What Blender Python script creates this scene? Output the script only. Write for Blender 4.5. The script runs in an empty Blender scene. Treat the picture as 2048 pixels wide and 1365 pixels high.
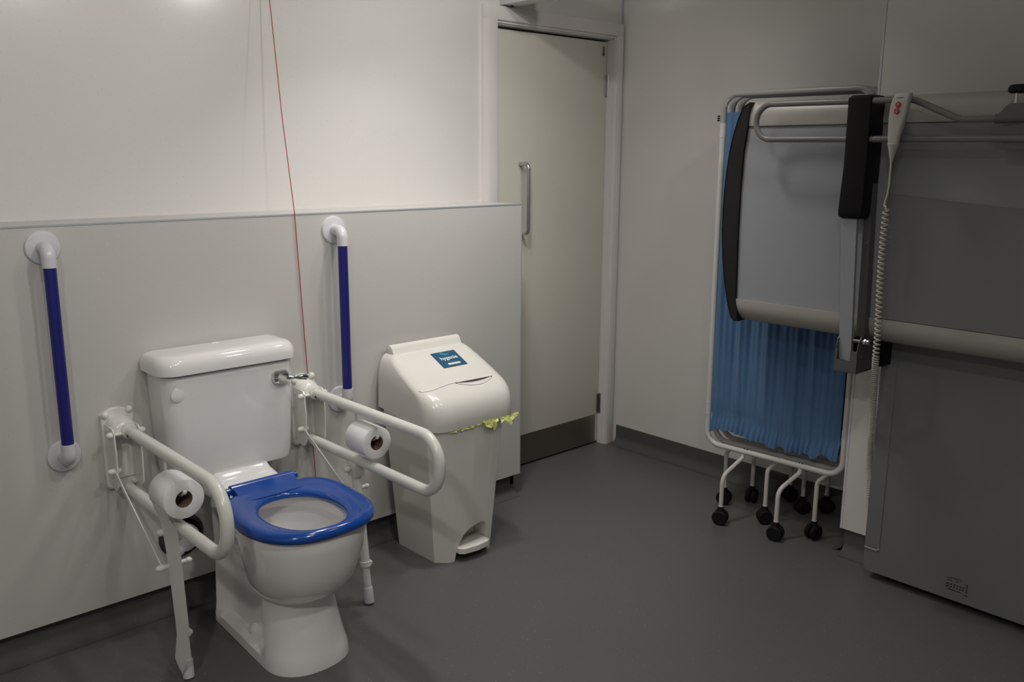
import bpy, bmesh, math, random
from math import sin, cos, pi, radians, sqrt, atan2
from mathutils import Vector, Matrix

random.seed(7)
scene = bpy.context.scene
COL = scene.collection

# ------------------------------------------------------------------ materials
def nt(name):
    m = bpy.data.materials.new(name); m.use_nodes = True
    n = m.node_tree
    return m, n, n.nodes['Principled BSDF']

def setp(b, **k):
    for key, v in k.items():
        b.inputs[key].default_value = v

def plain(name, col, rough=.4, metal=0., spec=.5, coat=0., bump=0., bscale=200., var=0.):
    """procedural material: faint noise in colour / roughness / bump"""
    m, n, b = nt(name)
    setp(b, Roughness=rough, Metallic=metal)
    b.inputs['Specular IOR Level'].default_value = spec
    b.inputs['Coat Weight'].default_value = coat
    b.inputs['Coat Roughness'].default_value = .05
    tc = n.nodes.new('ShaderNodeTexCoord')
    nz = n.nodes.new('ShaderNodeTexNoise'); nz.inputs['Scale'].default_value = 14; nz.inputs['Detail'].default_value = 3
    n.links.new(tc.outputs['Object'], nz.inputs['Vector'])
    mx = n.nodes.new('ShaderNodeMix'); mx.data_type = 'RGBA'
    v = max(var, .015)
    mx.inputs['A'].default_value = (*[c * (1 - v) for c in col], 1)
    mx.inputs['B'].default_value = (*[min(1, c * (1 + v)) for c in col], 1)
    n.links.new(nz.outputs['Fac'], mx.inputs['Factor'])
    n.links.new(mx.outputs['Result'], b.inputs['Base Color'])
    if bump > 0:
        n2 = n.nodes.new('ShaderNodeTexNoise'); n2.inputs['Scale'].default_value = bscale
        n.links.new(tc.outputs['Object'], n2.inputs['Vector'])
        bp = n.nodes.new('ShaderNodeBump'); bp.inputs['Strength'].default_value = bump; bp.inputs['Distance'].default_value = .002
        n.links.new(n2.outputs['Fac'], bp.inputs['Height'])
        n.links.new(bp.outputs['Normal'], b.inputs['Normal'])
    return m

def speckled(name, base, specks, rough, scale=260, dens=.12, rsize=.16, spec=.5, big=None, wave=0.):
    """laminate / vinyl: base colour with random tiny chips of other colours"""
    m, n, b = nt(name)
    setp(b, Roughness=rough); b.inputs['Specular IOR Level'].default_value = spec
    tc = n.nodes.new('ShaderNodeTexCoord')
    prev = None
    nz = n.nodes.new('ShaderNodeTexNoise'); nz.inputs['Scale'].default_value = 2.2; nz.inputs['Detail'].default_value = 6
    n.links.new(tc.outputs['Object'], nz.inputs['Vector'])
    mx = n.nodes.new('ShaderNodeMix'); mx.data_type = 'RGBA'
    mx.inputs['A'].default_value = (*[c * .955 for c in base], 1)
    mx.inputs['B'].default_value = (*[c * 1.045 for c in base], 1)
    n.links.new(nz.outputs['Fac'], mx.inputs['Factor'])
    prev = mx.outputs['Result']
    for i, (col, sc, dn, rs, al) in enumerate(specks):
        vo = n.nodes.new('ShaderNodeTexVoronoi'); vo.inputs['Scale'].default_value = sc
        mp = n.nodes.new('ShaderNodeMapping'); mp.inputs['Location'].default_value = (i * 3.7, i * 1.3, i * 5.1)
        n.links.new(tc.outputs['Object'], mp.inputs['Vector']); n.links.new(mp.outputs['Vector'], vo.inputs['Vector'])
        lt = n.nodes.new('ShaderNodeMath'); lt.operation = 'LESS_THAN'; lt.inputs[1].default_value = rs
        n.links.new(vo.outputs['Distance'], lt.inputs[0])
        sp = n.nodes.new('ShaderNodeSeparateColor'); n.links.new(vo.outputs['Color'], sp.inputs['Color'])
        l2 = n.nodes.new('ShaderNodeMath'); l2.operation = 'LESS_THAN'; l2.inputs[1].default_value = dn
        n.links.new(sp.outputs['Red'], l2.inputs[0])
        mu = n.nodes.new('ShaderNodeMath'); mu.operation = 'MULTIPLY'
        n.links.new(lt.outputs[0], mu.inputs[0]); n.links.new(l2.outputs[0], mu.inputs[1])
        m2 = n.nodes.new('ShaderNodeMath'); m2.operation = 'MULTIPLY'; m2.inputs[1].default_value = al
        n.links.new(mu.outputs[0], m2.inputs[0])
        mm = n.nodes.new('ShaderNodeMix'); mm.data_type = 'RGBA'
        n.links.new(m2.outputs[0], mm.inputs['Factor']); n.links.new(prev, mm.inputs['A'])
        mm.inputs['B'].default_value = (*col, 1)
        prev = mm.outputs['Result']
    n.links.new(prev, b.inputs['Base Color'])
    if wave > 0:
        n2 = n.nodes.new('ShaderNodeTexNoise'); n2.inputs['Scale'].default_value = 3.0; n2.inputs['Detail'].default_value = 1
        n.links.new(tc.outputs['Object'], n2.inputs['Vector'])
        bp = n.nodes.new('ShaderNodeBump'); bp.inputs['Strength'].default_value = wave; bp.inputs['Distance'].default_value = .01
        n.links.new(n2.outputs['Fac'], bp.inputs['Height']); n.links.new(bp.outputs['Normal'], b.inputs['Normal'])
    return m

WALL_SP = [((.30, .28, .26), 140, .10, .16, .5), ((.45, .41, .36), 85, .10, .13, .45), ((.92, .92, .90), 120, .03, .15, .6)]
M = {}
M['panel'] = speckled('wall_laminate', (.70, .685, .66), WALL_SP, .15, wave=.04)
M['panel2'] = speckled('darker_wall_laminate', (.56, .55, .525), WALL_SP, .30, wave=.05)  # wall laminate in a darker, rougher tone
M['paint'] = plain('white_gloss_paint', (.72, .69, .68), .35)
M['door'] = plain('door_laminate', (.66, .64, .57), .42)
M['ceil'] = plain('ceiling_white', (.75, .74, .72), .9)
M['floor'] = speckled('vinyl_floor', (.108, .110, .104), [((.36, .35, .32), 95, .12, .16, .6), ((.04, .04, .04), 75, .08, .14, .5), ((.34, .18, .14), 70, .08, .12, .55)], .42, spec=.4)
M['skirting'] = speckled('shaded_vinyl_skirting', (.085, .087, .084), [((.34, .33, .30), 95, .08, .13, .4)], .7, spec=.25)  # floor vinyl made darker: shade of the cove put into the colour
M['ceramic'] = plain('white_ceramic', (.84, .825, .81), .09, coat=.5)
M['arm'] = plain('cream_powder_coat', (.78, .775, .73), .22, coat=.2)
M['rail_white'] = plain('white_plastic_rail', (.66, .65, .68), .25)
M['blue_tube'] = plain('dark_blue_ribbed_plastic', (.012, .014, .17), .38)
M['seat'] = plain('blue_seat_plastic', (.003, .062, .33), .17, coat=.3)
M['chrome'] = plain('chrome', (.62, .62, .63), .08, metal=1.)
M['steel'] = plain('brushed_steel', (.26, .235, .20), .38, metal=.9, bump=.05, bscale=120)
M['satin'] = plain('satin_aluminium', (.55, .55, .54), .3, metal=.9)
M['edge'] = plain('aluminium_edge_trim', (.40, .42, .45), .4)
M['bin'] = plain('cream_bin_plastic', (.73, .715, .665), .2, coat=.15)
M['paper'] = plain('tissue_paper', (.88, .87, .87), .9, spec=.1, bump=.08, bscale=300)
M['card'] = plain('brown_cardboard', (.20, .12, .08), .9)
M['cord'] = plain('red_cord', (.42, .012, .02), .6)
M['yellow'] = plain('yellow_bin_liner', (.55, .58, .20), .4)
M['black'] = plain('black_plastic', (.006, .006, .0065), .5, spec=.2)
M['black2'] = plain('black_soft_plastic', (.010, .0095, .010), .6, spec=.3)
M['rubber'] = plain('black_rubber', (.006, .006, .007), .7, spec=.25)
M['bed'] = plain('grey_bench_laminate', (.265, .280, .300), .36)
M['cover'] = plain('grey_cover_laminate', (.158, .163, .170), .38)
M['bedmid'] = plain('grey_moulded_panel', (.20, .208, .218), .36)
M['bedalu'] = plain('bench_aluminium', (.36, .34, .315), .42, metal=.1)
M['guard'] = plain('grey_guard_tube', (.155, .145, .142), .34)
M['bracket'] = plain('grey_steel_bracket', (.14, .14, .14), .4, metal=.5)
M['ctrl'] = plain('grey_control_plastic', (.44, .44, .40), .4)
M['btn'] = plain('red_button', (.42, .01, .02), .4)
M['curl'] = plain('coiled_cable', (.50, .49, .43), .5)
M['screen_tube'] = plain('white_screen_tube', (.62, .60, .58), .3)
M['screen_grey'] = plain('grey_screen_tube', (.34, .34, .33), .32)
M['teal'] = plain('teal_sticker', (.012, .085, .17), .35)
M['teal2'] = plain('pale_teal_print', (.06, .33, .42), .35)
M['whiteprint'] = plain('white_print', (.7, .72, .7), .4)
M['dark'] = plain('recess_shade_black', (.01, .01, .01), .8)  # near-black colour standing in for shade inside gaps and holes
M['print'] = plain('black_print', (.01, .01, .01), .6)
M['signface'] = plain('white_box_face', (.68, .66, .64), .4)
M['gasket'] = plain('dark_rubber_gasket', (.04, .04, .04), .5)

def curtain_mat():
    m, n, b = nt('blue_curtain_fabric')
    setp(b, Roughness=.75); b.inputs['Specular IOR Level'].default_value = .2
    b.inputs['Sheen Weight'].default_value = .15
    tc = n.nodes.new('ShaderNodeTexCoord')
    mp = n.nodes.new('ShaderNodeMapping'); mp.inputs['Scale'].default_value = (1, 60, 3)
    nz = n.nodes.new('ShaderNodeTexNoise'); nz.inputs['Scale'].default_value = 1.0; nz.inputs['Detail'].default_value = 4
    n.links.new(tc.outputs['Object'], mp.inputs['Vector']); n.links.new(mp.outputs['Vector'], nz.inputs['Vector'])
    mx = n.nodes.new('ShaderNodeMix'); mx.data_type = 'RGBA'
    mx.inputs['A'].default_value = (.070, .150, .285, 1); mx.inputs['B'].default_value = (.095, .19, .345, 1)
    n.links.new(nz.outputs['Fac'], mx.inputs['Factor']); n.links.new(mx.outputs['Result'], b.inputs['Base Color'])
    bp = n.nodes.new('ShaderNodeBump'); bp.inputs['Strength'].default_value = .35; bp.inputs['Distance'].default_value = .004
    n.links.new(nz.outputs['Fac'], bp.inputs['Height']); n.links.new(bp.outputs['Normal'], b.inputs['Normal'])
    return m
M['curtain'] = curtain_mat()

# ------------------------------------------------------------------ helpers
def finish(name, bm, mat, parent=None, smooth=True, angle=40):
    bmesh.ops.remove_doubles(bm, verts=bm.verts[:], dist=1e-6)
    bmesh.ops.recalc_face_normals(bm, faces=bm.faces[:])
    me = bpy.data.meshes.new(name)
    bm.to_mesh(me); bm.free()
    o = bpy.data.objects.new(name, me); COL.objects.link(o)
    mats = mat if isinstance(mat, (list, tuple)) else [mat]
    for mm in mats:
        me.materials.append(mm)
    if smooth:
        for p in me.polygons: p.use_smooth = True
        bm2 = bmesh.new(); bm2.from_mesh(me)
        for e in bm2.edges:
            if len(e.link_faces) == 2 and e.calc_face_angle(0) > radians(angle):
                e.smooth = False
        bm2.to_mesh(me); bm2.free()
    if parent is not None:
        o.parent = parent
        o.matrix_parent_inverse = parent.matrix_world.inverted() if False else Matrix.Translation(-parent.location)
    return o

def empty(name, loc, label, cat, group=None):
    o = bpy.data.objects.new(name, None); COL.objects.link(o)
    o.empty_display_size = .05
    o.location = loc
    o['label'] = label; o['category'] = cat
    if group: o['group'] = group
    return o

def tag(o, label, cat, group=None):
    o['label'] = label; o['category'] = cat
    if group: o['group'] = group
    return o

def struct(o):
    o['kind'] = 'structure'; return o

def add_box(bm, x0, x1, y0, y1, z0, z1, bev=0., seg=3, mi=0):
    r = bmesh.ops.create_cube(bm, size=1)
    vs = r['verts']
    for v in vs:
        v.co = Vector(((x0 + x1) / 2 + v.co.x * (x1 - x0), (y0 + y1) / 2 + v.co.y * (y1 - y0), (z0 + z1) / 2 + v.co.z * (z1 - z0)))
    fs = set(f for v in vs for f in v.link_faces)
    for f in fs: f.material_index = mi
    if bev > 0:
        es = set(e for v in vs for e in v.link_edges)
        bmesh.ops.bevel(bm, geom=list(es), offset=bev, segments=seg, profile=.5, affect='EDGES')

def box(name, x0, x1, y0, y1, z0, z1, mat, parent=None, bev=0., seg=3):
    bm = bmesh.new(); add_box(bm, x0, x1, y0, y1, z0, z1, bev, seg)
    return finish(name, bm, mat, parent)

def fillet(pts, r, n=8):
    pts = [Vector(p) for p in pts]; out = [pts[0]]
    for i in range(1, len(pts) - 1):
        p = pts[i]; a = (pts[i - 1] - p); b = (pts[i + 1] - p)
        rr = r[i] if isinstance(r, (list, tuple)) else r
        la, lb = a.length, b.length; a.normalize(); b.normalize()
        ang = a.angle(b)
        if rr <= 0 or ang > pi - .02: out.append(p); continue
        t = rr / math.tan(ang / 2)
        t = min(t, la * .499, lb * .499); re = t * math.tan(ang / 2)
        c = p + (a + b).normalized() * (re / sin(ang / 2))
        s = p + a * t - c; e = p + b * t - c
        tot = s.angle(e); ax = s.cross(e).normalized()
        for k in range(n + 1):
            out.append(c + Matrix.Rotation(tot * k / n, 3, ax) @ s)
    out.append(pts[-1]); return out

def add_tube(bm, pts, r, seg=16, cap=True, closed=False, mi=0):
    pts = [Vector(p) for p in pts]; n = len(pts)
    rad = r if isinstance(r, (list, tuple)) else [r] * n
    tang = []
    for i in range(n):
        if closed: t = pts[(i + 1) % n] - pts[i - 1]
        elif i == 0: t = pts[1] - pts[0]
        elif i == n - 1: t = pts[-1] - pts[-2]
        else: t = (pts[i + 1] - pts[i]).normalized() + (pts[i] - pts[i - 1]).normalized()
        tang.append(t.normalized())
    up = Vector((0, 0, 1)) if abs(tang[0].z) < .9 else Vector((1, 0, 0))
    u = (up - tang[0] * up.dot(tang[0])).normalized()
    rings = []
    for i in range(n):
        if i > 0:
            ax = tang[i - 1].cross(tang[i])
            if ax.length > 1e-8:
                u = Matrix.Rotation(tang[i - 1].angle(tang[i]), 3, ax.normalized()) @ u
        u = (u - tang[i] * u.dot(tang[i])).normalized()
        w = tang[i].cross(u)
        rings.append([bm.verts.new(pts[i] + (u * cos(2 * pi * k / seg) + w * sin(2 * pi * k / seg)) * rad[i]) for k in range(seg)])
    rng = range(n) if closed else range(n - 1)
    for i in rng:
        a, b = rings[i], rings[(i + 1) % n]
        for k in range(seg):
            f = bm.faces.new((a[k], a[(k + 1) % seg], b[(k + 1) % seg], b[k])); f.material_index = mi
    if cap and not closed:
        bm.faces.new(rings[0][::-1]).material_index = mi; bm.faces.new(rings[-1]).material_index = mi

def tube(name, pts, r, mat, parent=None, seg=16, cap=True, closed=False):
    bm = bmesh.new(); add_tube(bm, pts, r, seg, cap, closed); return finish(name, bm, mat, parent)

def add_loft(bm, rings, cap0=True, cap1=True, mi=0):
    R = [[bm.verts.new(Vector(p)) for p in ring] for ring in rings]
    n = len(R[0])
    for i in range(len(R) - 1):
        for k in range(n):
            f = bm.faces.new((R[i][k], R[i][(k + 1) % n], R[i + 1][(k + 1) % n], R[i + 1][k])); f.material_index = mi
    if cap0: bm.faces.new(R[0][::-1]).material_index = mi
    if cap1: bm.faces.new(R[-1]).material_index = mi
    return R

def add_lathe(bm, prof, org, axis, seg=32, mi=0):
    """prof: list of (r, h) along axis from org"""
    axis = Vector(axis).normalized(); org = Vector(org)
    up = Vector((0, 0, 1)) if abs(axis.z) < .9 else Vector((1, 0, 0))
    u = (up - axis * up.dot(axis)).normalized(); w = axis.cross(u)
    rings = [[org + axis * h + (u * cos(2 * pi * k / seg) + w * sin(2 * pi * k / seg)) * max(r, 1e-5) for k in range(seg)] for r, h in prof]
    add_loft(bm, rings, mi=mi)

def lathe(name, prof, org, axis, mat, parent=None, seg=32):
    bm = bmesh.new(); add_lathe(bm, prof, org, axis, seg); return finish(name, bm, mat, parent)

def rrect(cx, cy, hx, hy, r, n=6):
    """rounded rectangle outline (2-D), r may be 4 radii: ++, -+, --, +-"""
    rr = r if isinstance(r, (list, tuple)) else [r] * 4
    out = []
    for (sx, sy, a0), q in zip(((1, 1, 0), (-1, 1, pi / 2), (-1, -1, pi), (1, -1, 3 * pi / 2)), rr):
        for k in range(n + 1):
            a = a0 + pi / 2 * k / n
            out.append((cx + sx * (hx - q) + q * cos(a), cy + sy * (hy - q) + q * sin(a)))
    return out

def dome_prof(r, h):
    return [(r, 0), (r, h * .35)] + [(r * cos(a), h * .35 + h * .65 * sin(a)) for a in [pi / 2 * k / 5 for k in range(1, 6)]]

def knob(bm, org, axis, r, h):
    add_lathe(bm, dome_prof(r, h), org, axis, 14)

# ------------------------------------------------------------------ room
CEIL = 2.46
YB, YX, YD = 2.94, 2.712, 2.975          # upper back wall, front of the half-height boxing, door leaf
XR, XP, YP = 3.41, 3.046, 1.472          # right wall, projecting right wall, its corner

def quadplane(name, pts, mat):
    bm = bmesh.new(); vs = [bm.verts.new(p) for p in pts]; bm.faces.new(vs)
    return finish(name, bm, mat, smooth=False)

struct(box('floor', -1.6, 3.7, -1.7, 3.2, -.05, 0, M['floor']))
struct(box('ceiling', -1.6, 3.7, -1.7, 3.2, CEIL, CEIL + .05, M['ceil']))
struct(box('wall_left', -1.65, -1.55, -1.7, 3.1, 0, CEIL, M['panel']))
struct(box('wall_front', -1.6, 3.6, -1.75, -1.65, 0, CEIL, M['panel']))
# back wall with the door opening
DX0, DX1, DZ = 2.575, 3.36, 2.035
bm = bmesh.new()
add_box(bm, -1.6, DX0, YB, YB + .1, 0, CEIL); add_box(bm, DX1, 3.6, YB, YB + .1, 0, CEIL); add_box(bm, DX0, DX1, YB, YB + .1, DZ, CEIL)
struct(finish('wall_back', bm, M['panel'], smooth=False))
# right wall with the projecting part
bm = bmesh.new()
add_box(bm, XR, XR + .12, YP - .2, YB + .1, .0, CEIL); add_box(bm, XP, XR + .12, -1.7, YP, .10, CEIL); add_box(bm, XP + .02, XR + .12, -1.7, YP - .02, 0, .11)
struct(finish('wall_right', bm, M['panel'], smooth=False))
# half-height boxing along the back wall
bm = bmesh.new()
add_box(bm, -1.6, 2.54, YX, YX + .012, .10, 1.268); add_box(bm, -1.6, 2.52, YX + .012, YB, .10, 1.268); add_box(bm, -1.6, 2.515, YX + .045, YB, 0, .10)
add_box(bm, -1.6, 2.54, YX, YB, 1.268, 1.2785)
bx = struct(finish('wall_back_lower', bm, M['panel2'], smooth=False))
# coved skirting (floor vinyl rising 100 mm, shade put into its colour)
def cove(name, pts):
    """pts: polyline of base line (x,y) with inward normal per segment"""
    bm = bmesh.new()
    prof = [(.045, .0012)] + [(.045 * (1 - sin(a)), .045 * (1 - cos(a)) + .0012) for a in [pi / 2 * k / 8 for k in range(1, 9)]] + [(0.0, .10), (-.008, .10)]
    for (x0, y0, x1, y1, nx, ny) in pts:
        a = [bm.verts.new((x0 + nx * d, y0 + ny * d, h)) for d, h in prof]
        b = [bm.verts.new((x1 + nx * d, y1 + ny * d, h)) for d, h in prof]
        for i in range(len(prof) - 1): bm.faces.new((a[i], a[i + 1], b[i + 1], b[i]))
    return struct(finish(name, bm, M['skirting']))
cove('baseboard_back', [(-1.55, YX + .030, 2.53, YX + .030, 0, -1)])  # set back under the panel so that it falls darker
struct(box('baseboard_back', 2.510, 2.531, YX + .030, YB, .0, .10, M['skirting']))
cove('baseboard_right', [(XR - .001, 2.905, XR - .001, YP, -1, 0), (XP + .012, YP - .012, XP + .012, -1.6, -1, 0), (XP + .012, YP - .012, XR, YP - .012, 0, 1)])
# aluminium edge trims
bm = bmesh.new()
add_box(bm, -1.55, 2.5425, YX - .0018, YX + .006, 1.2755, 1.2805); add_box(bm, 2.5385, 2.5425, YX - .0015, YX + .01, .10, 1.278)
struct(finish('trim_1', bm, M['edge'], smooth=False))
bm = bmesh.new(); add_box(bm, XP - .002, XP + .006, YP - .006, YP + .002, .10, CEIL)
struct(finish('trim_2', bm, M['rail_white'], smooth=False))
bm = bmesh.new(); add_box(bm, XR - .006, XR, YB - .006, YB, .0, CEIL)
struct(finish('trim_3', bm, M['edge'], smooth=False))
bm = bmesh.new(); add_box(bm, -1.55, 2.52, YB - .004, YB, 1.2785, 1.286)
struct(finish('trim_4', bm, M['paint'], smooth=False))

# door frame: architrave + stop
bm = bmesh.new()
AY = YB - .022
def arch_leg(x0, x1, z0, z1):
    add_box(bm, x0, x1, AY, YB + .02, z0, z1, .004, 2)
arch_leg(2.519, 2.594, 0, 2.032); arch_leg(3.352, 3.400, 0, 2.032); arch_leg(2.519, 3.400, 2.030, 2.088)
# stop / lining stepping back to the leaf
add_box(bm, 2.560, 2.585, YB, 3.05, 0, 2.035); add_box(bm, 3.346, 3.358, YB, 3.05, 0, 2.035, 0); add_box(bm, 2.575, 3.358, YB, 3.05, 2.016, 2.04)
add_box(bm, 3.350, 3.358, AY + .012, 3.0, 0, 2.02)
add_box(bm, 2.575, 3.358, AY + .012, 2.965, 2.020, 2.034, .002, 2)
struct(finish('trim_5', bm, M['paint']))
struct(box('trim_6', 2.575, 3.36, 3.02, 3.05, 0, 2.05, M['dark']))  # black sheet behind the leaf, shade of the gap put into its colour
# door leaf with furniture
bm = bmesh.new(); add_box(bm, 2.582, 3.343, YD, 3.015, .012, 2.006, .002, 2)
door = struct(finish('door_1', bm, M['door']))
def onto_door(o): o.parent = door; return o
onto_door(box('kick_plate', 2.584, 3.320, YD - .0025, YD, .010, .158, M['steel'], bev=.0008, seg=1))
onto_door(tube('pull_handle', fillet([(2.775, YD, 1.437), (2.775, YD - .058, 1.437), (2.775, YD - .058, 1.128), (2.775, YD, 1.128)], .022), .0095, M['satin']))
for zc, dk in ((1.805, 0), (.215, 1)):
    bm = bmesh.new()
    add_tube(bm, [(3.348, YD - .008, zc - .052), (3.348, YD - .008, zc + .052)], .0065, 12)
    add_box(bm, 3.330, 3.349, YD - .003, YD + .0005, zc - .05, zc + .05)
    for s in (-1, 0, 1): add_lathe(bm, [(.0035, 0), (.0035, .001)], (3.337, YD - .004, zc + s * .035), (0, -1, 0), 10)
    onto_door(finish('hinge', bm, M['bracket'] if dk else M['satin']))
bm = bmesh.new(); add_box(bm, 3.312, 3.324, YD - .004, YD, 1.955, 1.985, .002, 2); add_lathe(bm, [(.007, 0), (.007, .004)], (3.317, YD, 1.948), (0, -1, 0), 14)
onto_door(finish('door_catch', bm, M['bracket']))

# ------------------------------------------------------------------ box hanging over the door
sgn = empty('wall_box', (2.63, YB, 2.09), 'white framed box fixed to the wall above the closed door', 'wall box')
bm = bmesh.new()
add_box(bm, 2.630, 2.700, 2.50, YB, 2.092, 2.262, .004, 2)
finish('case', bm, M['signface'], sgn)
bm = bmesh.new()
x = 2.626
for a in ((2.50, YB, 2.092, 2.112), (2.50, YB, 2.242, 2.262), (2.50, 2.52, 2.112, 2.242), (YB - .02, YB, 2.112, 2.242)):
    add_box(bm, x - .006, x + .006, a[0], a[1], a[2], a[3], .002, 2)
finish('front_frame', bm, M['rail_white'], sgn)
bm = bmesh.new(); add_lathe(bm, dome_prof(.006, .006), (2.665, YB - .03, 2.092), (0, 0, -1), 12)
finish('screw', bm, M['black'], sgn)
bm = bmesh.new(); add_lathe(bm, dome_prof(.014, .012), (2.665, 2.645, 2.092), (0, 0, -1), 16)
finish('screw', bm, M['rail_white'], sgn)

# ------------------------------------------------------------------ vertical grab rails
def grab_rail(xc, label):
    r = empty('grab_rail', (xc, YX, .608), label, 'grab rail', 'blue vertical grab rails')
    for s, zc in ((1, 1.219), (-1, .608)):
        bm = bmesh.new()
        add_lathe(bm, [(.048, 0), (.048, .003), (.045, .008), (.036, .0105), (.019, .0115), (.0175, .016)], (xc, YX, zc), (0, -1, 0), 40)
        finish('flange', bm, M['rail_white'], r)
        zt = 1.168 if s > 0 else .660
        tube('elbow', fillet([(xc, YX - .008, zc), (xc - .003, YX - .062, zc), (xc - .003, YX - .062, zt)], .036, 10), .0195, M['rail_white'], r, 24)
    bm = bmesh.new(); n = 24
    ring = []
    for z in (.657, 1.171):
        ring.append([(xc - .003 + .0166 * cos(2 * pi * k / 48), YX - .062 + .0166 * sin(2 * pi * k / 48), z) for k in range(48)])
    add_loft(bm, ring); finish('tube', bm, M['blue_tube'], r)
grab_rail(.709, 'vertical dark blue grab rail left of the toilet cistern')
grab_rail(1.642, 'vertical dark blue grab rail between the toilet cistern and the bin')

# ------------------------------------------------------------------ toilet
TX = 1.187
toilet = empty('toilet', (TX, 2.35, 0), 'white close coupled toilet with a blue seat', 'toilet')
# pan: rings of N points; angle parameter around centre line
N = 72
def pan_ring(z, yf, yb, w, fl, rear, rec, pf=2.3):
    """fl: length of the rounded front; rear: half width at back; rec: side recess depth"""
    pts = []
    H = N // 2
    for side in (1, -1):
        rng = range(H + 1) if side > 0 else range(H - 1, 0, -1)
        for k in rng:
            t = k / H
            if t < .5:      # rounded front
                a = t / .5 * pi / 2
                y = yf + fl * (1 - cos(a) ** (2 / pf)); x = w * sin(a) ** (2 / pf)
            else:
                q = (t - .5) / .5
                if q < .85:
                    y = yf + fl + (yb - yf - fl) * (q / .85); x = w + (rear - w) * (q / .85)
                    qq = q / .85
                    win = max(0, min(1, (qq - .01) / .09)) * max(0, min(1, (1.02 - qq) / .22))
                    x -= rec * (win * win * (3 - 2 * win))
                else:
                    y = yb; x = rear * (1 - (q - .85) / .15)
            pts.append((TX + side * x, y, z))
    return pts
tab = [  # z, yf, yb, w, fl, rear, rec
    (.000, 2.094, 2.585, .130, .12, .114, .0),
    (.028, 2.097, 2.585, .129, .12, .114, .002),
    (.046, 2.104, 2.585, .126, .12, .113, .036),
    (.070, 2.110, 2.584, .121, .12, .112, .042),
    (.120, 2.122, 2.582, .114, .12, .111, .042),
    (.170, 2.132, 2.580, .108, .12, .110, .040),
    (.198, 2.138, 2.578, .106, .12, .109, .038),
    (.207, 2.134, 2.577, .108, .12, .109, .036),
    (.213, 2.116, 2.577, .114, .14, .109, .036),
    (.224, 2.096, 2.576, .124, .16, .109, .034),
    (.245, 2.072, 2.575, .138, .18, .109, .030),
    (.275, 2.050, 2.573, .151, .19, .109, .026),
    (.315, 2.032, 2.570, .164, .20, .109, .018),
    (.360, 2.020, 2.568, .174, .21, .110, .008),
    (.400, 2.013, 2.565, .180, .21, .111, .0),
    (.430, 2.010, 2.562, .182, .21, .112, .0),
    (.440, 2.014, 2.560, .179, .21, .110, .0)]
rings = [pan_ring(*t) for t in tab]
def inner(z, cy, a, b):
    pts = []
    H = N // 2
    for side in (1, -1):
        rng = range(H + 1) if side > 0 else range(H - 1, 0, -1)
        for k in rng:
            an = pi * k / H
            pts.append((TX + side * b * sin(an), cy - a * cos(an), z))
    return pts
for z, cy, a, b in ((.441, 2.235, .190, .133), (.436, 2.235, .183, .126), (.418, 2.235, .181, .124), (.404, 2.235, .188, .132), (.396, 2.235, .192, .138), (.34, 2.24, .175, .125), (.28, 2.26, .14, .10), (.23, 2.28, .09, .07), (.20, 2.29, .05, .045)):
    rings.append(inner(z, cy, a, b))
bm = bmesh.new(); add_loft(bm, rings)
# rear deck under the cistern
drings = []
for z, hx, y0, y1, r in ((.425, .112, 2.44, 2.70, .03), (.446, .112, 2.462, 2.70, .03), (.462, .106, 2.515, 2.70, .03), (.476, .098, 2.548, 2.70, .025), (.492, .094, 2.565, 2.70, .025)):
    drings.append([(px, py, z) for px, py in rrect(TX, (y0 + y1) / 2, hx, (y1 - y0) / 2, [.01, .01, r, r])])
add_loft(bm, drings)
# fixing cap bosses on the plinth sides
for s in (-1, 1):
    add_lathe(bm, [(.020, -.02), (.020, .004), (.017, .010), (.011, .013), (0, .0135)], (TX + s * .088, 2.355, .052), (s * .8, 0, .6), 20)
    rr = []
    for yy in (2.30, 2.40):
        rr.append([(TX + s * (.075 + .045 * u), yy, v) for u, v in ((0, .0), (1, .0), (1, .030), (.62, .046), (0, .048))])
    add_loft(bm, rr)
finish('pan', bm, M['ceramic'], toilet, angle=38)
# soil pipe and water
# cistern body
bm = bmesh.new(); cr = []
for z, x0, x1, y0, r in ((.484, .992, 1.370, 2.590, .045), (.490, .980, 1.381, 2.577, .05), (.52, .974, 1.384, 2.570, .05), (.66, .966, 1.388, 2.562, .05), (.80, .961, 1.391, 2.556, .05), (.8230, .960, 1.392, 2.556, .05), (.8235, .974, 1.378, 2.572, .045), (.836, .974, 1.378, 2.572, .045)):
    cr.append([(px, py, z) for px, py in rrect((x0 + x1) / 2, (y0 + YX - .004) / 2, (x1 - x0) / 2, (YX - .004 - y0) / 2, [.01, .01, r, r], 8)])
add_loft(bm, cr)
add_lathe(bm, [(.021, -.002), (.021, .0012), (.019, .0025), (0, .003)], (.997, 2.559, .769), (0, -1, 0), 24)
cis = finish('cistern', bm, M['ceramic'], toilet)
bm = bmesh.new(); lr = []
for z, g, r in ((.829, -.005, .055), (.831, 0, .06), (.852, .001, .06), (.866, -.002, .06), (.878, -.010, .055), (.884, -.020, .048), (.8865, -.040, .04), (.8872, -.07, .02)):
    x0, x1, y0, y1 = .943 - g, 1.400 + g, 2.541 - g, YX - .003 + min(g, 0) * .3
    lr.append([(px, py, z) for px, py in rrect((x0 + x1) / 2, (y0 + y1) / 2, (x1 - x0) / 2, (y1 - y0) / 2, [.012, .012, r, r], 8)])
add_loft(bm, lr)
add_box(bm, 1.162, 1.186, 2.672, 2.684, .882, .8895, .003, 2)
finish('cistern_lid', bm, M['ceramic'], toilet)
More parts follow.
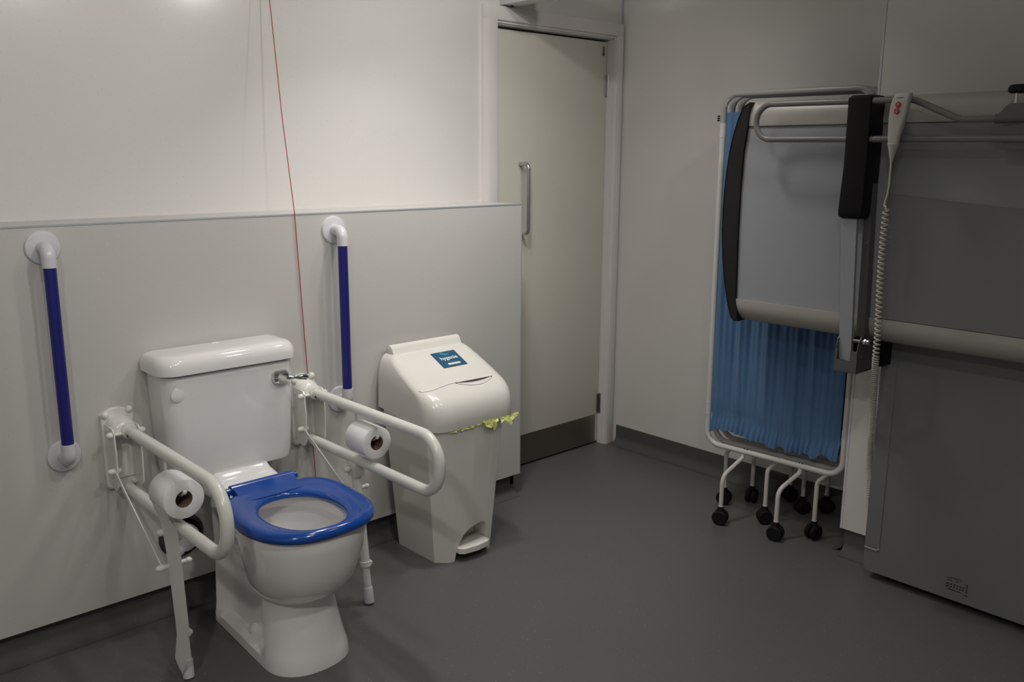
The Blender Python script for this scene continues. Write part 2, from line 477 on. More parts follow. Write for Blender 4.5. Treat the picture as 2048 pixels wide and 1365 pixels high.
# flush lever
bm = bmesh.new()
pl = rrect(1.331, .772, .030, .0235, .019, 6)
add_loft(bm, [[(a, 2.559, b) for a, b in pl], [(a, 2.553, b) for a, b in pl], [(1.331 + (a - 1.331) * .82, 2.541, .772 + (b - .772) * .82) for a, b in pl], [(1.331 + (a - 1.331) * .62, 2.534, .772 + (b - .772) * .62) for a, b in pl]])
pth = [(1.345, 2.540, .771), (1.362, 2.535, .768), (1.374, 2.534, .7685), (1.390, 2.533, .766), (1.412, 2.533, .763), (1.420, 2.533, .762)]
add_tube(bm, pth, [.008, .0055, .0055, .0085, .010, .004], 14)
finish('flush_lever', bm, M['chrome'], toilet)

# seat
def seat_out(th, g=0.):
    """outline of the seat, angle 0 = front (-y); blunt front, cut straight at the hinge"""
    c, s = cos(th), sin(th)
    cy = 2.212; w = .192 + g
    if c >= 0: y = cy - (.214 + g) * abs(c) ** (2 / 2.6); x = w * abs(s) ** (2 / 2.6)
    else: y = cy + (.236 + g) * abs(c) ** (2 / 2.2); x = w * abs(s) ** (2 / 2.2)
    yc = 2.402 + g
    if y > yc:
        y = yc + (y - yc) * .12
    return .007 + (x if s >= 0 else -x), y
def seat_in(th, g=0.):
    c, s = cos(th), sin(th)
    y = 2.192 - (.149 - g) * (abs(c) ** .92) * (1 if c > 0 else -1)
    x = (.1125 - g) * abs(s) ** .95
    return .003 + (x if s >= 0 else -x), y
S = 96
prof = [  # (blend outer->inner, offset, z)
    ('o', -.008, .447), ('o', -.001, .450), ('o', .001, .458), ('o', -.002, .467), ('o', -.010, .4745), ('o', -.020, .4770),
    ('m', .45, .4725), ('m', .7, .4695), ('i', .016, .4690), ('i', .006, .4665), ('i', 0, .460), ('i', .0005, .452), ('i', .006, .447)]
def lift(th):     # raised side wings at the back
    c = cos(th)
    return .0
bm = bmesh.new(); sr = []
for kind, g, z in prof:
    ring = []
    for k in range(S):
        th = 2 * pi * k / S
        if kind == 'o': x, y = seat_out(th, g)
        elif kind == 'i': x, y = seat_in(th, -g)
        else:
            a = seat_out(th, -.02); b = seat_in(th, -.016); x = a[0] + (b[0] - a[0]) * g; y = a[1] + (b[1] - a[1]) * g
        dz = 0
        # side wings (scooped shape) and slight front dip
        w = abs(sin(th)) ** 3 * max(0, -cos(th)) * 2.2
        if kind == 'o' and z > .46: dz += .012 * w
        if kind == 'm': dz += .004 * w - .003 * max(0, cos(th)) ** 2
        ring.append((TX + x, y, z + dz))
    sr.append(ring)
R = add_loft(bm, sr, False, False)
for k in range(S):
    bm.faces.new((R[0][k], R[-1][k], R[-1][(k + 1) % S], R[0][(k + 1) % S]))
seat = finish('seat', bm, M['seat'], toilet, angle=60)
# hinge block: cylinder + fairing into the seat
bm = bmesh.new()
add_tube(bm, [(TX - .103, 2.432, .482), (TX + .103, 2.432, .482)], .0155, 20)
fr = []
for xx in (TX - .100, TX + .100):
    fr.append([(xx, 2.444, .487), (xx, 2.434, .4975), (xx, 2.420, .4925), (xx, 2.385, .4775), (xx, 2.345, .4715), (xx, 2.345, .455), (xx, 2.425, .462)])
add_loft(bm, fr)
finish('seat_hinge', bm, M['seat'], toilet, angle=35)
for s in (-1, 1):
    bm = bmesh.new(); add_tube(bm, [(TX + s * .103, 2.432, .480), (TX + s * .118, 2.432, .480)], .0105, 16)
    add_tube(bm, [(TX + s * .112, 2.432, .478), (TX + s * .112, 2.432, .446)], .007, 12)
    finish('hinge_pin', bm, M['seat'], toilet)
# soil pipe through round opening in the boxing
soil = empty('waste_pipe', (1.07, YX, .24), 'white waste pipe entering a round hole in the panel behind the toilet', 'pipe')
bm = bmesh.new(); add_lathe(bm, [(.074, 0), (.074, .002), (.066, .010), (.061, .010), (.058, .002), (.056, .0)], (1.033, YX, .262), (0, -1, 0), 40)
finish('rubber_ring', bm, M['gasket'], soil)
bm = bmesh.new(); add_lathe(bm, [(.043, .0), (.043, .022), (.046, .026), (.046, .036), (.041, .038)], (1.033, YX, .262), (0, -1, 0), 36)
add_lathe(bm, [(.016, 0), (.016, .03), (.010, .034)], (1.010, YX - .01, .225), (0, -1, 0), 18)
finish('pipe', bm, M['rail_white'], soil)

# ------------------------------------------------------------------ fold-down support arms
def support_arm(X, label, ztop, zbot, yfront, ytopfront, leg_top, leg_foot, strut_a, strut_b, collar_z):
    a = empty('support_arm', (X, YX, zbot - .04), label, 'support arm', 'fold-down support arms')
    px0, px1, pz0, pz1 = X - .058, X + .038, .475, .722
    # wall plate with arched top
    bm = bmesh.new()
    out = []
    for k in range(9):
        t = k / 8; out.append((px0 + (px1 - px0) * t, pz1 - .012 + .018 * sin(pi * t)))
    out += [(px1, pz0 + .01), (px1 - .01, pz0), (px0 + .01, pz0), (px0, pz0 + .01)]
    add_loft(bm, [[(p[0], YX, p[1]) for p in out], [(p[0], YX - .009, p[1]) for p in out],
                  [((p[0] - X) * .96 + X, YX - .013, (p[1] - .6) * .98 + .6) for p in out]])
    finish('wall_plate', bm, M['arm'], a)
    # folded channel: two cheeks joined by a web, with an arched hood over the tube
    bm = bmesh.new()
    xb, hw = X - .010, .037
    yf_, zb_ = YX - .094, .488
    for s in (-1, 1):
        xx = xb + s * hw
        q = [(YX - .012, zb_ + .030), (YX - .022, zb_ + .012)] + [(yf_ + .030 + .026 * cos(t), zb_ + .026 + .026 * sin(t)) for t in [-pi / 2 - pi / 2 * k / 6 for k in range(7)]]
        q += [(yf_, .60), (yf_ + .006, ztop + .004), (yf_ + .016, ztop + .014), (YX - .012, ztop + .016)]
        add_loft(bm, [[(xx - .0022, y, z) for y, z in q], [(xx + .0022, y, z) for y, z in q]])
    add_box(bm, xb - hw, xb + hw, YX - .018, YX - .012, zb_ + .02, ztop + .02)
    hood = []
    for yy, rr, dz in ((YX - .012, hw + .0034, 0), (YX - .050, hw + .0034, 0), (YX - .066, hw - .004, -.004), (YX - .074, hw - .014, -.008)):
        hood.append([(xb + rr * cos(t), yy, ztop + .002 + dz + max(0, rr * sin(t) * .95)) for t in [pi * k / 14 for k in range(15)]] + [(xb - rr, yy, ztop - .006 + dz), (xb + rr, yy, ztop - .006 + dz)])
    add_loft(bm, hood)
    add_lathe(bm, [(.0235, 0), (.0235, .012), (.0215, .016), (.017, .017)], (X, YX - .070, ztop), (0, -1, 0), 24)
    finish('bracket', bm, M['arm'], a, angle=35)
    bm = bmesh.new(); add_lathe(bm, [(.0045, 0), (.0045, .001)], (X - .0165, YX - .112, ztop - .005), (-1, -.3, 0), 12)  # black disc on the surface, its colour stands in for the hole's shade
    finish('screw_hole', bm, M['dark'], a)
    # caps on bolts and pins
    for cx, cz in ((px0 + .012, pz1 - .012), (px1 - .012, pz1 - .004), (px0 + .014, pz0 + .014), (px1 - .012, pz0 + .014)):
        bm = bmesh.new(); knob(bm, (cx, YX - .011, cz), (0, -1, 0), .0105, .014)
        finish('bolt_cap', bm, M['arm'], a)
    bm = bmesh.new(); yy, zz = YX - .078, ztop - .004
    add_tube(bm, [(xb - hw - .004, yy, zz), (xb + hw + .004, yy, zz)], .0055, 10)
    knob(bm, (xb - hw - .003, yy, zz), (-1, 0, 0), .0098, .018); knob(bm, (xb + hw + .003, yy, zz), (1, 0, 0), .0098, .018)
    finish('pivot_pin', bm, M['arm'], a)
    bm = bmesh.new(); yy, zz = YX - .076, .552
    knob(bm, (xb - hw - .005, yy, zz), (-1, 0, 0), .0098, .020); knob(bm, (xb - hw + .003, yy, zz), (1, 0, 0), .0098, .014)
    finish('strut_bolt', bm, M['arm'], a)
    # long U-shaped tube
    pts = [(X, YX - .022, ztop), (X, ytopfront, ztop), (X, yfront, ztop - .006), (X, yfront + .03, zbot), (X, YX - .035, zbot)]
    h = (ztop - zbot)
    pts = fillet([(X, YX - .022, ztop), (X, yfront, ztop), (X, yfront + .012, zbot), (X, YX - .035, zbot)], h * .48, 14)
    tube('arm_tube', pts, .0175, M['arm'], a, 24)
    # diagonal strut
    va, vb = Vector((xb - hw - .004, YX - .070, .556)), Vector((X - .040, strut_b[1], strut_b[2]))
    d = (vb - va).normalized(); nn = Vector((0, -d.z, d.y)) * .0065; t = Vector((.0016, 0, 0))
    bm = bmesh.new()
    add_loft(bm, [[va + nn + t, va + nn - t, va - nn - t, va - nn + t], [vb + nn + t, vb + nn - t, vb - nn - t, vb - nn + t]])
    finish('strut', bm, M['arm'], a, smooth=False)
    # leg with clamp, collar and foot
    lt, lf = Vector(leg_top), Vector(leg_foot)
    dl = (lt - lf).normalized()
    at = lambda z: lf + dl * ((z - lf.z) / dl.z)
    bm = bmesh.new(); add_tube(bm, [at(.135), at(zbot - .03)], .0155, 20); add_tube(bm, [at(.03), at(.14)], .0130, 18)
    leg = finish('leg', bm, M['arm'], a)
    bm = bmesh.new(); c = at(collar_z); add_tube(bm, [at(collar_z - .010), at(collar_z + .006)], .0190, 20); add_box(bm, c.x + .012, c.x + .022, c.y - .012, c.y - .002, collar_z - .008, collar_z + .004, .002, 1)
    co = finish('collar', bm, M['arm'], leg); co.matrix_parent_inverse = Matrix.Identity(4)
    bm = bmesh.new(); add_tube(bm, [lf + Vector((0, 0, .001)), lf + dl * .004, lf + dl * .052, lf + dl * .058], [.0135, .0165, .0165, .0150], 20)
    ft = finish('foot', bm, M['rail_white'], leg); ft.matrix_parent_inverse = Matrix.Identity(4)
    # clamp on lower tube
    bm = bmesh.new()
    add_box(bm, X - .019, X + .019, lt.y - .026, lt.y + .022, zbot - .058, zbot - .008, .004, 2)
    add_tube(bm, [(X - .030, lt.y, zbot - .030), (X + .028, lt.y, zbot - .030)], .005, 10)
    knob(bm, (X - .026, lt.y, zbot - .030), (-1, 0, 0), .010, .018)
    finish('leg_clamp', bm, M['arm'], a)
    bm = bmesh.new(); q = at(strut_b[2])
    add_tube(bm, [(X - .045, q.y, strut_b[2]), (X + .034, q.y, strut_b[2])], .0065, 12)
    knob(bm, (X - .036, q.y, strut_b[2]), (-1, 0, 0), .0095, .022); knob(bm, (X + .030, q.y, strut_b[2]), (1, 0, 0), .0085, .016)
    finish('strut_pin', bm, M['arm'], a)
    # roll holder peg
    return a
armL = support_arm(.873, 'fold-down white support arm left of the toilet, with paper hanging from its roll', .668, .475, 1.985, 2.1,
                   (.873, 2.355, .445), (.873, 2.317, .0015), (.835, 2.668, .560), (.835, 2.352, .345), .140)
armR = support_arm(1.500, 'fold-down white support arm between the toilet and the bin', .672, .497, 1.935, 2.05,
                   (1.500, 2.393, .465), (1.500, 2.334, .0015), (1.46, 2.668, .558), (1.46, 2.383, .395), .142)

# toilet rolls
def roll(name, X, yc, zc, R, label, strip):
    r = empty('toilet_roll', (X, yc, zc - R), label, 'toilet roll', 'toilet rolls on the arms')
    L = .105
    y0, y1 = yc, yc + L
    bm = bmesh.new(); n = 48
    def circ(rad, y, wob=0):
        return [(X + rad * (1 + wob * cos(2 * t + 1)) * cos(t), y, zc + rad * (1 + wob * cos(2 * t + 1)) * sin(t)) for t in [2 * pi * k / n for k in range(n)]]
    add_loft(bm, [circ(.0235, y0 + .001), circ(R - .002, y0, .015), circ(R, y0 + .002, .015), circ(R, y1 - .002, .015), circ(R - .002, y1, .015), circ(.0235, y1)], False, False)
    if strip:
        P = [(X - R + .004, zc - .018, zc - .018, y0 + .001, y1 - .001), (X - R + .012, zc - .045, zc - .045, y0 - .001, y1 - .001), (.846, .487, .475, 2.250, 2.357), (.848, .418, .400, 2.240, 2.348),
             (.849, .332, .300, 2.234, 2.337), (.848, .289, .254, 2.232, 2.322), (.847, .229, .196, 2.232, 2.313), (.848, .187, .146, 2.233, 2.320)]
        prev = None
        for px_, za, zb, ya, yb in P:
            row = [bm.verts.new((px_ + .002 * sin(q * 3.1 + za * 30), ya + (yb - ya) * q, za + (zb - za) * q)) for q in [i / 6 for i in range(7)]]
            if prev:
                for i in range(6): bm.faces.new((prev[i], prev[i + 1], row[i + 1], row[i]))
            prev = row
        ye = [2.236, 2.252, 2.270, 2.288, 2.305, 2.330, 2.352]; zend = [.128, .104, .078, .052, .028, .040, .057]
        last = [bm.verts.new((.851, ye[i], zend[i])) for i in range(7)]
        for i in range(6): bm.faces.new((prev[i], prev[i + 1], last[i + 1], last[i]))
    finish('paper', bm, M['paper'], r, angle=50)
    bm = bmesh.new()
    add_loft(bm, [circ(.0235, y0 + .001), circ(.0235, y1)], False, False); add_loft(bm, [circ(.0222, y0 + .001), circ(.0222, y1)], False, False)
    finish('cardboard_core', bm, M['card'], r)
    return r
roll('r', .873, 2.252, .566, .056, 'toilet roll on the left arm with a long strip hanging to the floor', True)
roll('r', 1.500, 2.262, .583, .053, 'toilet roll on the right arm beside the bin', False)
# pegs on the arms which carry the rolls
for X, yc, zc, zb, arm in ((.873, 2.252, .566, .475, armL), (1.500, 2.262, .583, .497, armR)):
    top = .672
    bm = bmesh.new()
    add_tube(bm, fillet([(X, yc + .118, top - .012), (X, yc + .118, zc + .006), (X, yc + .02, zc + .006), (X + .004, yc + .004, zc + .018)], .01, 5), .0042, 10)
    add_lathe(bm, dome_prof(.0068, .010), (X + .004, yc + .006, zc + .016), (0, -.7, .7), 12)
    finish('roll_holder', bm, M['arm'], arm)

# ------------------------------------------------------------------ pull cord
pc = tube('pull_cord', [(1.520, 2.86, CEIL), (1.519, 2.86, 2.0), (1.500, 2.775, 1.60), (1.492, 2.7055, 1.281), (1.497, 2.7055, 1.15), (1.507, 2.7060, .90), (1.5155, 2.7055, .70), (1.527, 2.7060, .36), (1.533, 2.7055, .16)], .0015, M['cord'], None, 8)
tag(pc, 'thin red pull cord hanging down the wall between toilet and right grab rail', 'pull cord')

# ------------------------------------------------------------------ sanitary bin
BX = 1.985
binr = empty('pedal_bin', (BX, 2.53, 0), 'cream plastic pedal bin with a sloping lid, right of the toilet', 'bin')
def bin_ring(z, t, g=0):
    # t 0 bottom, 1 top : tapered body with chamfered front corners
    hx = .137 + .048 * t + g
    y0 = 2.388 - .030 * t - g; y1 = 2.672 + .012 * t + g * .3
    c = .040 + .006 * t
    return [(BX - hx, y0 + c * 1.05, z), (BX - hx + c * .95, y0 + .004, z), (BX - hx + c * 1.75, y0, z), (BX, y0 - .004, z), (BX + hx - c * 1.75, y0, z), (BX + hx - c * .95, y0 + .004, z), (BX + hx, y0 + c * 1.05, z), (BX + hx, y1 - .02, z), (BX + hx - .02, y1, z), (BX - hx + .02, y1, z), (BX - hx, y1 - .02, z)]
bm = bmesh.new()
add_loft(bm, [bin_ring(.0, 0), bin_ring(.14, .25), bin_ring(.35, .62), bin_ring(.55, 1), bin_ring(.575, 1)])
body = finish('body', bm, M['bin'], binr, angle=14)
# arched recess for the pedal: boolean cut
cm = bmesh.new()
ar = [(1.905, -.01), (1.912, .035), (1.925, .068), (1.945, .098), (1.970, .117), (2.000, .127), (2.030, .132), (2.050, .128), (2.064, .110), (2.070, .080), (2.073, .04), (2.075, -.01)]
add_loft(cm, [[(x, 2.30, z) for x, z in ar], [(BX + (x - BX) * .9, 2.455, z * .93) for x, z in ar]])
cut = finish('cutter', cm, M['bin'], None, smooth=False)
mod = body.modifiers.new('arch', 'BOOLEAN'); mod.object = cut; mod.operation = 'DIFFERENCE'; mod.solver = 'EXACT'
dg = bpy.context.evaluated_depsgraph_get()
nm = bpy.data.meshes.new_from_object(body.evaluated_get(dg))
body.modifiers.clear(); body.data = nm
bpy.data.objects.remove(cut)
for p in nm.polygons: p.use_smooth = False
# pedal
bm = bmesh.new()
po = [(1.917, 2.448), (1.920, 2.372), (1.935, 2.358), (1.990, 2.350), (2.045, 2.356), (2.062, 2.368), (2.064, 2.448)]
add_loft(bm, [[(x, y, .032) for x, y in po], [(x, y, .028) for x, y in po][:] if False else [(x, y, .034) for x, y in po], [(x, y, .052) for x, y in po], [(BX + .005 + (x - BX - .005) * .9, 2.40 + (y - 2.40) * .88, .055) for x, y in po]])
finish('pedal', bm, M['bin'], binr, angle=30)
# lid: stacked plan sections following the sloping front
LX = 1.996
LID = [  # z, front y, half width, corner radius, x centre
    (.516, 2.358, .200, .075, LX), (.520, 2.353, .204, .078, LX), (.545, 2.350, .204, .078, LX), (.575, 2.351, .204, .077, LX), (.600, 2.357, .203, .075, LX),
    (.620, 2.368, .2025, .072, LX), (.637, 2.386, .202, .068, LX), (.650, 2.408, .2015, .064, LX), (.662, 2.434, .201, .060, LX),
    (.680, 2.472, .1995, .056, LX), (.700, 2.513, .1965, .054, LX), (.720, 2.554, .1915, .050, LX), (.734, 2.584, .186, .042, LX),
    (.744, 2.606, .179, .032, LX), (.751, 2.624, .171, .022, LX), (.7535, 2.640, .165, .010, LX)]
rg = []
for z, y0, hw, r_, xc in LID:
    ring = []
    for px, py in rrect(xc, (y0 + 2.690) / 2, hw, (2.690 - y0) / 2, [.006, .006, r_, r_], 8):
        zz = z
        if z < .576: zz = z + .040 * max(0, (py - 2.37) / .32) * (1 - (z - .516) / .061)
        ring.append((px, py, zz))
    rg.append(ring)
bm = bmesh.new(); add_loft(bm, rg)
hood = finish('lid', bm, M['bin'], binr, angle=42)
def on_slope(x, y, off=.0009):
    """point of the lid's surface above (x, y)"""
    fy = []
    for z, y0, hw, r_, xc in LID[2:]:
        d = abs(x - xc) - (hw - r_)
        fy.append((y0 + (r_ - sqrt(max(0, r_ * r_ - d * d)) if d > 0 else 0), z))
    for (ya, za), (yb, zb) in zip(fy, fy[1:]):
        if ya <= y <= yb:
            t = (y - ya) / (yb - ya); return Vector((x, y - off * .5, za + (zb - za) * t + off))
    return Vector((x, y, .755))
# hinge barrel along the back with a rounded end
bm = bmesh.new()
bar = [(2.690, .700), (2.690, .768), (2.684, .779), (2.672, .785), (2.660, .782), (2.651, .772), (2.645, .757), (2.636, .7485), (2.60, .730), (2.62, .70)]
add_loft(bm, [[(x, yy if yy > 2.64 else yy, zz) for yy, zz in bar] for x in (LX - .160, LX - .158, LX + .160, LX + .162)])
finish('lid_hinge', bm, M['bin'], binr, angle=35)
bm = bmesh.new(); add_lathe(bm, [(.0205, 0), (.0205, .0015), (.018, .003)], (LX - .160, 2.668, .7635), (-1, 0, 0), 28)
finish('hinge_cap', bm, M['bin'], binr)

# side blisters
for s in (-1, 1):
    bm = bmesh.new()
    bmesh.ops.create_uvsphere(bm, u_segments=20, v_segments=12, radius=1)
    for v in bm.verts: v.co = Vector((LX + s * .190 + v.co.x * .016, 2.515 + v.co.y * .085, .535 + v.co.z * .040))
    finish('lid_pivot_cover', bm, M['bin'], binr)
# lid seam line
def strip_on(pts, w, mat, name, parent, off=.0012):
    bm = bmesh.new(); add_tube(bm, [on_slope(x, y, off) for x, y in pts], w, 6)
    return finish(name, bm, mat, parent)
seam = [(1.806, 2.452), (1.812, 2.440), (1.826, 2.431), (1.846, 2.427), (1.866, 2.429), (1.90, 2.435), (1.935, 2.4395), (1.957, 2.4395)]
strip_on(seam, .0007, M['gasket'], 'lid_seam', binr, .0003)
# curved slot
bm = bmesh.new()
up, lo = [], []
for k in range(17):
    t = k / 16; x = 1.957 + .181 * t
    y_up = 2.4400 - .004 * t
    y_lo = y_up - .030 * sin(pi * t) ** .9
    up.append(on_slope(x, y_up, .0010)); lo.append(on_slope(x, y_lo, .0010))
for k in range(16):
    if k == 0: bm.faces.new([bm.verts.new(p) for p in (up[0], up[1], lo[1])])
    elif k == 15: bm.faces.new([bm.verts.new(p) for p in (up[15], up[16], lo[15])])
    else: bm.faces.new([bm.verts.new(p) for p in (up[k], up[k + 1], lo[k + 1], lo[k])])
finish('slot', bm, M['gasket'], binr)
bm = bmesh.new()
for k in range(1, 15):
    a0 = up[k] + (lo[k] - up[k]) * .42; a1 = up[k + 1] + (lo[k + 1] - up[k + 1]) * .42
    o = Vector((0, -.0002, .0006))
    bm.faces.new([bm.verts.new(p + o) for p in (a0, a1, lo[k + 1], lo[k])])
finish('slot_lip', bm, M['signface'], binr)
# sticker with lettering
P0 = on_slope(1.969, 2.598); P1 = on_slope(2.083, 2.598); P2 = on_slope(2.092, 2.518); P3 = on_slope(1.985, 2.518)
bm = bmesh.new()
U = Vector((1, .0, 0)); SC = Vector((2.029, 2.559, 0)); SC.z = on_slope(2.029, 2.559).z + .0012
Vv = (on_slope(2.029, 2.598) - on_slope(2.029, 2.518)).normalized(); Nn = U.cross(Vv).normalized()
def sp(u, v, h=0.): return SC + U * u + Vv * v + Nn * h
bm.faces.new([bm.verts.new(sp(*q)) for q in ((-.056, -.046), (.056, -.046), (.056, .046), (-.056, .046))])
r = bmesh.ops.extrude_face_region(bm, geom=bm.faces[:]); 
for v in [g for g in r['geom'] if isinstance(g, bmesh.types.BMVert)]: v.co -= Nn * .001
stk = finish('sticker', bm, M['teal'], binr, smooth=False)
def text_mesh(s, size, mat, fn, name, parent, bold=.0):
    cu = bpy.data.curves.new(name, 'FONT'); cu.body = s; cu.size = size; cu.align_x = 'CENTER'; cu.offset = bold; cu.resolution_u = 3
    to = bpy.data.objects.new(name, cu); COL.objects.link(to)
    d = bpy.context.evaluated_depsgraph_get(); me = bpy.data.meshes.new_from_object(to.evaluated_get(d))
    bpy.data.objects.remove(to)
    for v in me.vertices: v.co = fn(v.co.x, v.co.y)
    o = bpy.data.objects.new(name, me); COL.objects.link(o); me.materials.append(mat)
    if parent: o.parent = parent
    return o
t = text_mesh('hygenie', .0265, M['whiteprint'], lambda u, v: sp(u + .003, v - .002, .0004), 'lettering', stk, .0006)
t.matrix_parent_inverse = Matrix.Identity(4)
bm = bmesh.new()
bm.faces.new([bm.verts.new(sp(a, b, .0004)) for a, b in rrect(.004, -.030, .029, .0052, .003, 3)])
o = finish('writing_strip', bm, M['whiteprint'], stk, smooth=False); o.matrix_parent_inverse = Matrix.Identity(4)
bm = bmesh.new()   # swirl mark above the lettering
def ribbon(pts, w):
    for (a, b, wa), (c, d, wc) in zip(pts, pts[1:]):
        n = Vector((-(d - b), c - a)).normalized()
        bm.faces.new([bm.verts.new(sp(x, y, .0005)) for x, y in ((a - n.x * wa, b - n.y * wa), (c - n.x * wc, d - n.y * wc), (c + n.x * wc, d + n.y * wc), (a + n.x * wa, b + n.y * wa))])
ribbon([(-.017, .040, .0025), (-.013, .037, .004), (-.010, .034, .0055), (-.006, .031, .006), (-.002, .028, .0045), (.004, .0265, .003), (.010, .0275, .002), (.015, .030, .0015), (.020, .0305, .001), (.025, .028, .0005)], 1)
ribbon([(-.020, .034, .0012), (-.014, .032, .0025), (-.008, .027, .0025), (-.002, .0245, .0018), (.006, .0235, .0008)], 1)
o = finish('swirl_mark', bm, M['teal2'], stk, smooth=False); o.matrix_parent_inverse = Matrix.Identity(4)
bm = bmesh.new(); bm.faces.new([bm.verts.new(sp(a, b, .0004)) for a, b in ((-.024, -.0165), (.024, -.0165), (.024, -.0178), (-.024, -.0178))])
o = finish('small_print', bm, M['teal2'], stk, smooth=False); o.matrix_parent_inverse = Matrix.Identity(4)
# liner sticking out below the lid
bm = bmesh.new()
rnd = random.Random(3)
def crumple(x0, x1, zt, zb_fn, n, yy=2.352):
    prev = None
    for i in range(n + 1):
        t = i / n; x = x0 + (x1 - x0) * t
        zb = zb_fn(t)
        row = []
        for j in range(4):
            q = j / 3
            row.append(bm.verts.new((x + rnd.uniform(-.002, .002), yy - .004 - .010 * q + rnd.uniform(-.006, .006) * (q > 0), zt(t) + (zb - zt(t)) * q + rnd.uniform(-.002, .002))))
        if prev:
            for j in range(3): bm.faces.new((prev[j], prev[j + 1], row[j + 1], row[j]))
        prev = row
zt = lambda t: .528 + .004 * t
crumple(BX - .120, BX + .030, zt, lambda t: .5125 + .0006 * sin(t * 20), 14, 2.366)
crumple(BX + .030, BX + .100, zt, lambda t: .516 - .014 * sin(pi * min(1, t * 1.0)) - (.018 if .6 < t < .8 else 0), 12)
crumple(BX + .110, BX + .205, zt, lambda t: .503 + .012 * sin(t * 9) + .006 * t, 14)
finish('bin_liner', bm, M['yellow'], binr, angle=20)

# ------------------------------------------------------------------ folding privacy screen
scr = empty('privacy_screen', (3.12, 1.80, 0), 'folded privacy screen on castors with pale blue curtains, behind the changing bench', 'screen')
YAW = .035
def spt(xoff, y, z):   # local screen coordinates to world (slight yaw)
    return Vector((3.045 + xoff + (2.05 - y) * .06, y, z))
ZB, ZT = .288, 1.712
frames_x = [0, .062, .124]
for fi, fx in enumerate(frames_x):
    y0, y1 = 1.50 + .004 * fi, 2.088 + .004 * fi
    loop = fillet([spt(fx, (y0 + y1) / 2, ZB), spt(fx, y1, ZB), spt(fx, y1, ZT), spt(fx, y0, ZT), spt(fx, y0, ZB), spt(fx, (y0 + y1) / 2, ZB)], [0, .06, .06, .06, .06, 0], 8)
    bm = bmesh.new(); add_tube(bm, loop[:-1], .0115, 14, closed=True)
    fr_o = finish('frame', bm, M['screen_tube'], scr)
    # couplings on the uprights
    for yy in (y0, y1):
        for zc in (.44, 1.575):
            bm = bmesh.new(); p = spt(fx, yy, zc); add_tube(bm, [p - Vector((0, 0, .028)), p + Vector((0, 0, .028))], .0128, 14)
            finish('coupling', bm, M['screen_tube'], scr)
    ytop = fillet([spt(fx, y1, 1.600), spt(fx, y1, ZT), spt(fx, y0, ZT), spt(fx, y0, 1.600)], .06, 8)
    tube('top_bar', ytop, .0122, M['screen_grey'], scr, 14)
    # gathered curtain
    bm = bmesh.new(); nx, nz = 200, 44; grid = []
    rr = random.Random(10 + fi); ph = [rr.uniform(0, 6) for _ in range(6)]
    for j in range(nz + 1):
        q = j / nz; row = []
        for i in range(nx + 1):
            u = i / nx
            y = (y1 - .014) + ((y0 + .018) - (y1 - .014)) * u
            zb = .350 + .010 * sin(u * 6.2 + .4) - .012 * math.exp(-((u - .42) / .09) ** 2) + .010 * max(0, u - .9) + .004 * sin(u * 40 + ph[0])
            ztop = 1.655 - .012 * abs(sin(u * 15 + 1))
            z = ztop + (zb - ztop) * q
            amp = (.003 + .0075 * sin(pi * min(1, q * 1.05)) ** .7)
            edge = min(1, u / .03, (1 - u) / .03)
            d = .35 * sin(q * 2.6 + ph[3])
            w = .9 * sin(u * 2 * pi * 5.3 + ph[2] + d) + .6 * sin(u * 2 * pi * 9.1 + ph[4] - d) + (.22 + .35 * (1 - q)) * sin(u * 2 * pi * 23 + ph[5] + d)
            x = amp * w * edge
            ruf = max(0, (q - .955) / .045)
            if q > .93: x = x * (1 - .6 * min(1, (q - .93) / .025)) + .0045 * sin(u * 2 * pi * 27 + ph[1] + 3 * sin(u * 11)) * min(1, (q - .94) / .03 if q > .94 else 0)
            if .935 < q < .965: x += .005
            if ruf > 0: z += .007 * sin(u * 2 * pi * 7 + ph[0] + 3 * sin(u * 9)) * ruf; x -= (.006 + .010 * abs(sin(u * 2 * pi * 13 + 2 * sin(u * 7)))) * ruf
            row.append(bm.verts.new(spt(fx + x, y, z)))
        grid.append(row)
    for j in range(nz):
        for i in range(nx):
            bm.faces.new((grid[j][i], grid[j + 1][i], grid[j + 1][i + 1], grid[j][i + 1]))
    finish('curtain', bm, M['curtain'], scr, angle=80)
def castor(leg, x, y, ang):
    bm = bmesh.new(); d = Vector((cos(ang), sin(ang), 0)); ax = Vector((-d.y, d.x, 0))
    for s in (-1, 1):
        c = Vector((x, y, .0305)) + ax * (s * .0135)
        add_lathe(bm, [(.006, -.009), (.026, -.009), (.0305, -.005), (.0305, .005), (.026, .009), (.006, .009)], c, ax, 28)
    add_box(bm, x - .006, x + .006, y - .006, y + .006, .03, .068, .002, 1)
    bmesh.ops.create_cone(bm, cap_ends=True, segments=16, radius1=.014, radius2=.012, depth=.016, matrix=Matrix.Translation((x, y, .068)))
    c = finish('castor', bm, M['rubber'], leg); c.matrix_parent_inverse = Matrix.Identity(4)
legs = [  # frame index, attach y, wheel x, wheel y, castor angle
    (0, 1.915, 2.935, 1.930, 1.9), (0, 1.665, 2.965, 1.695, 1.75), (1, 1.765, 3.075, 1.812, 2.4), (0, 1.555, 3.085, 1.600, 2.9),
    (1, 1.990, 3.130, 2.045, 1.9), (2, 1.945, 3.235, 1.975, 3.4), (1, 1.660, 3.290, 1.765, 2.6), (2, 1.800, 3.372, 1.872, 2.7), (2, 1.600, 3.370, 1.700, 2.5)]
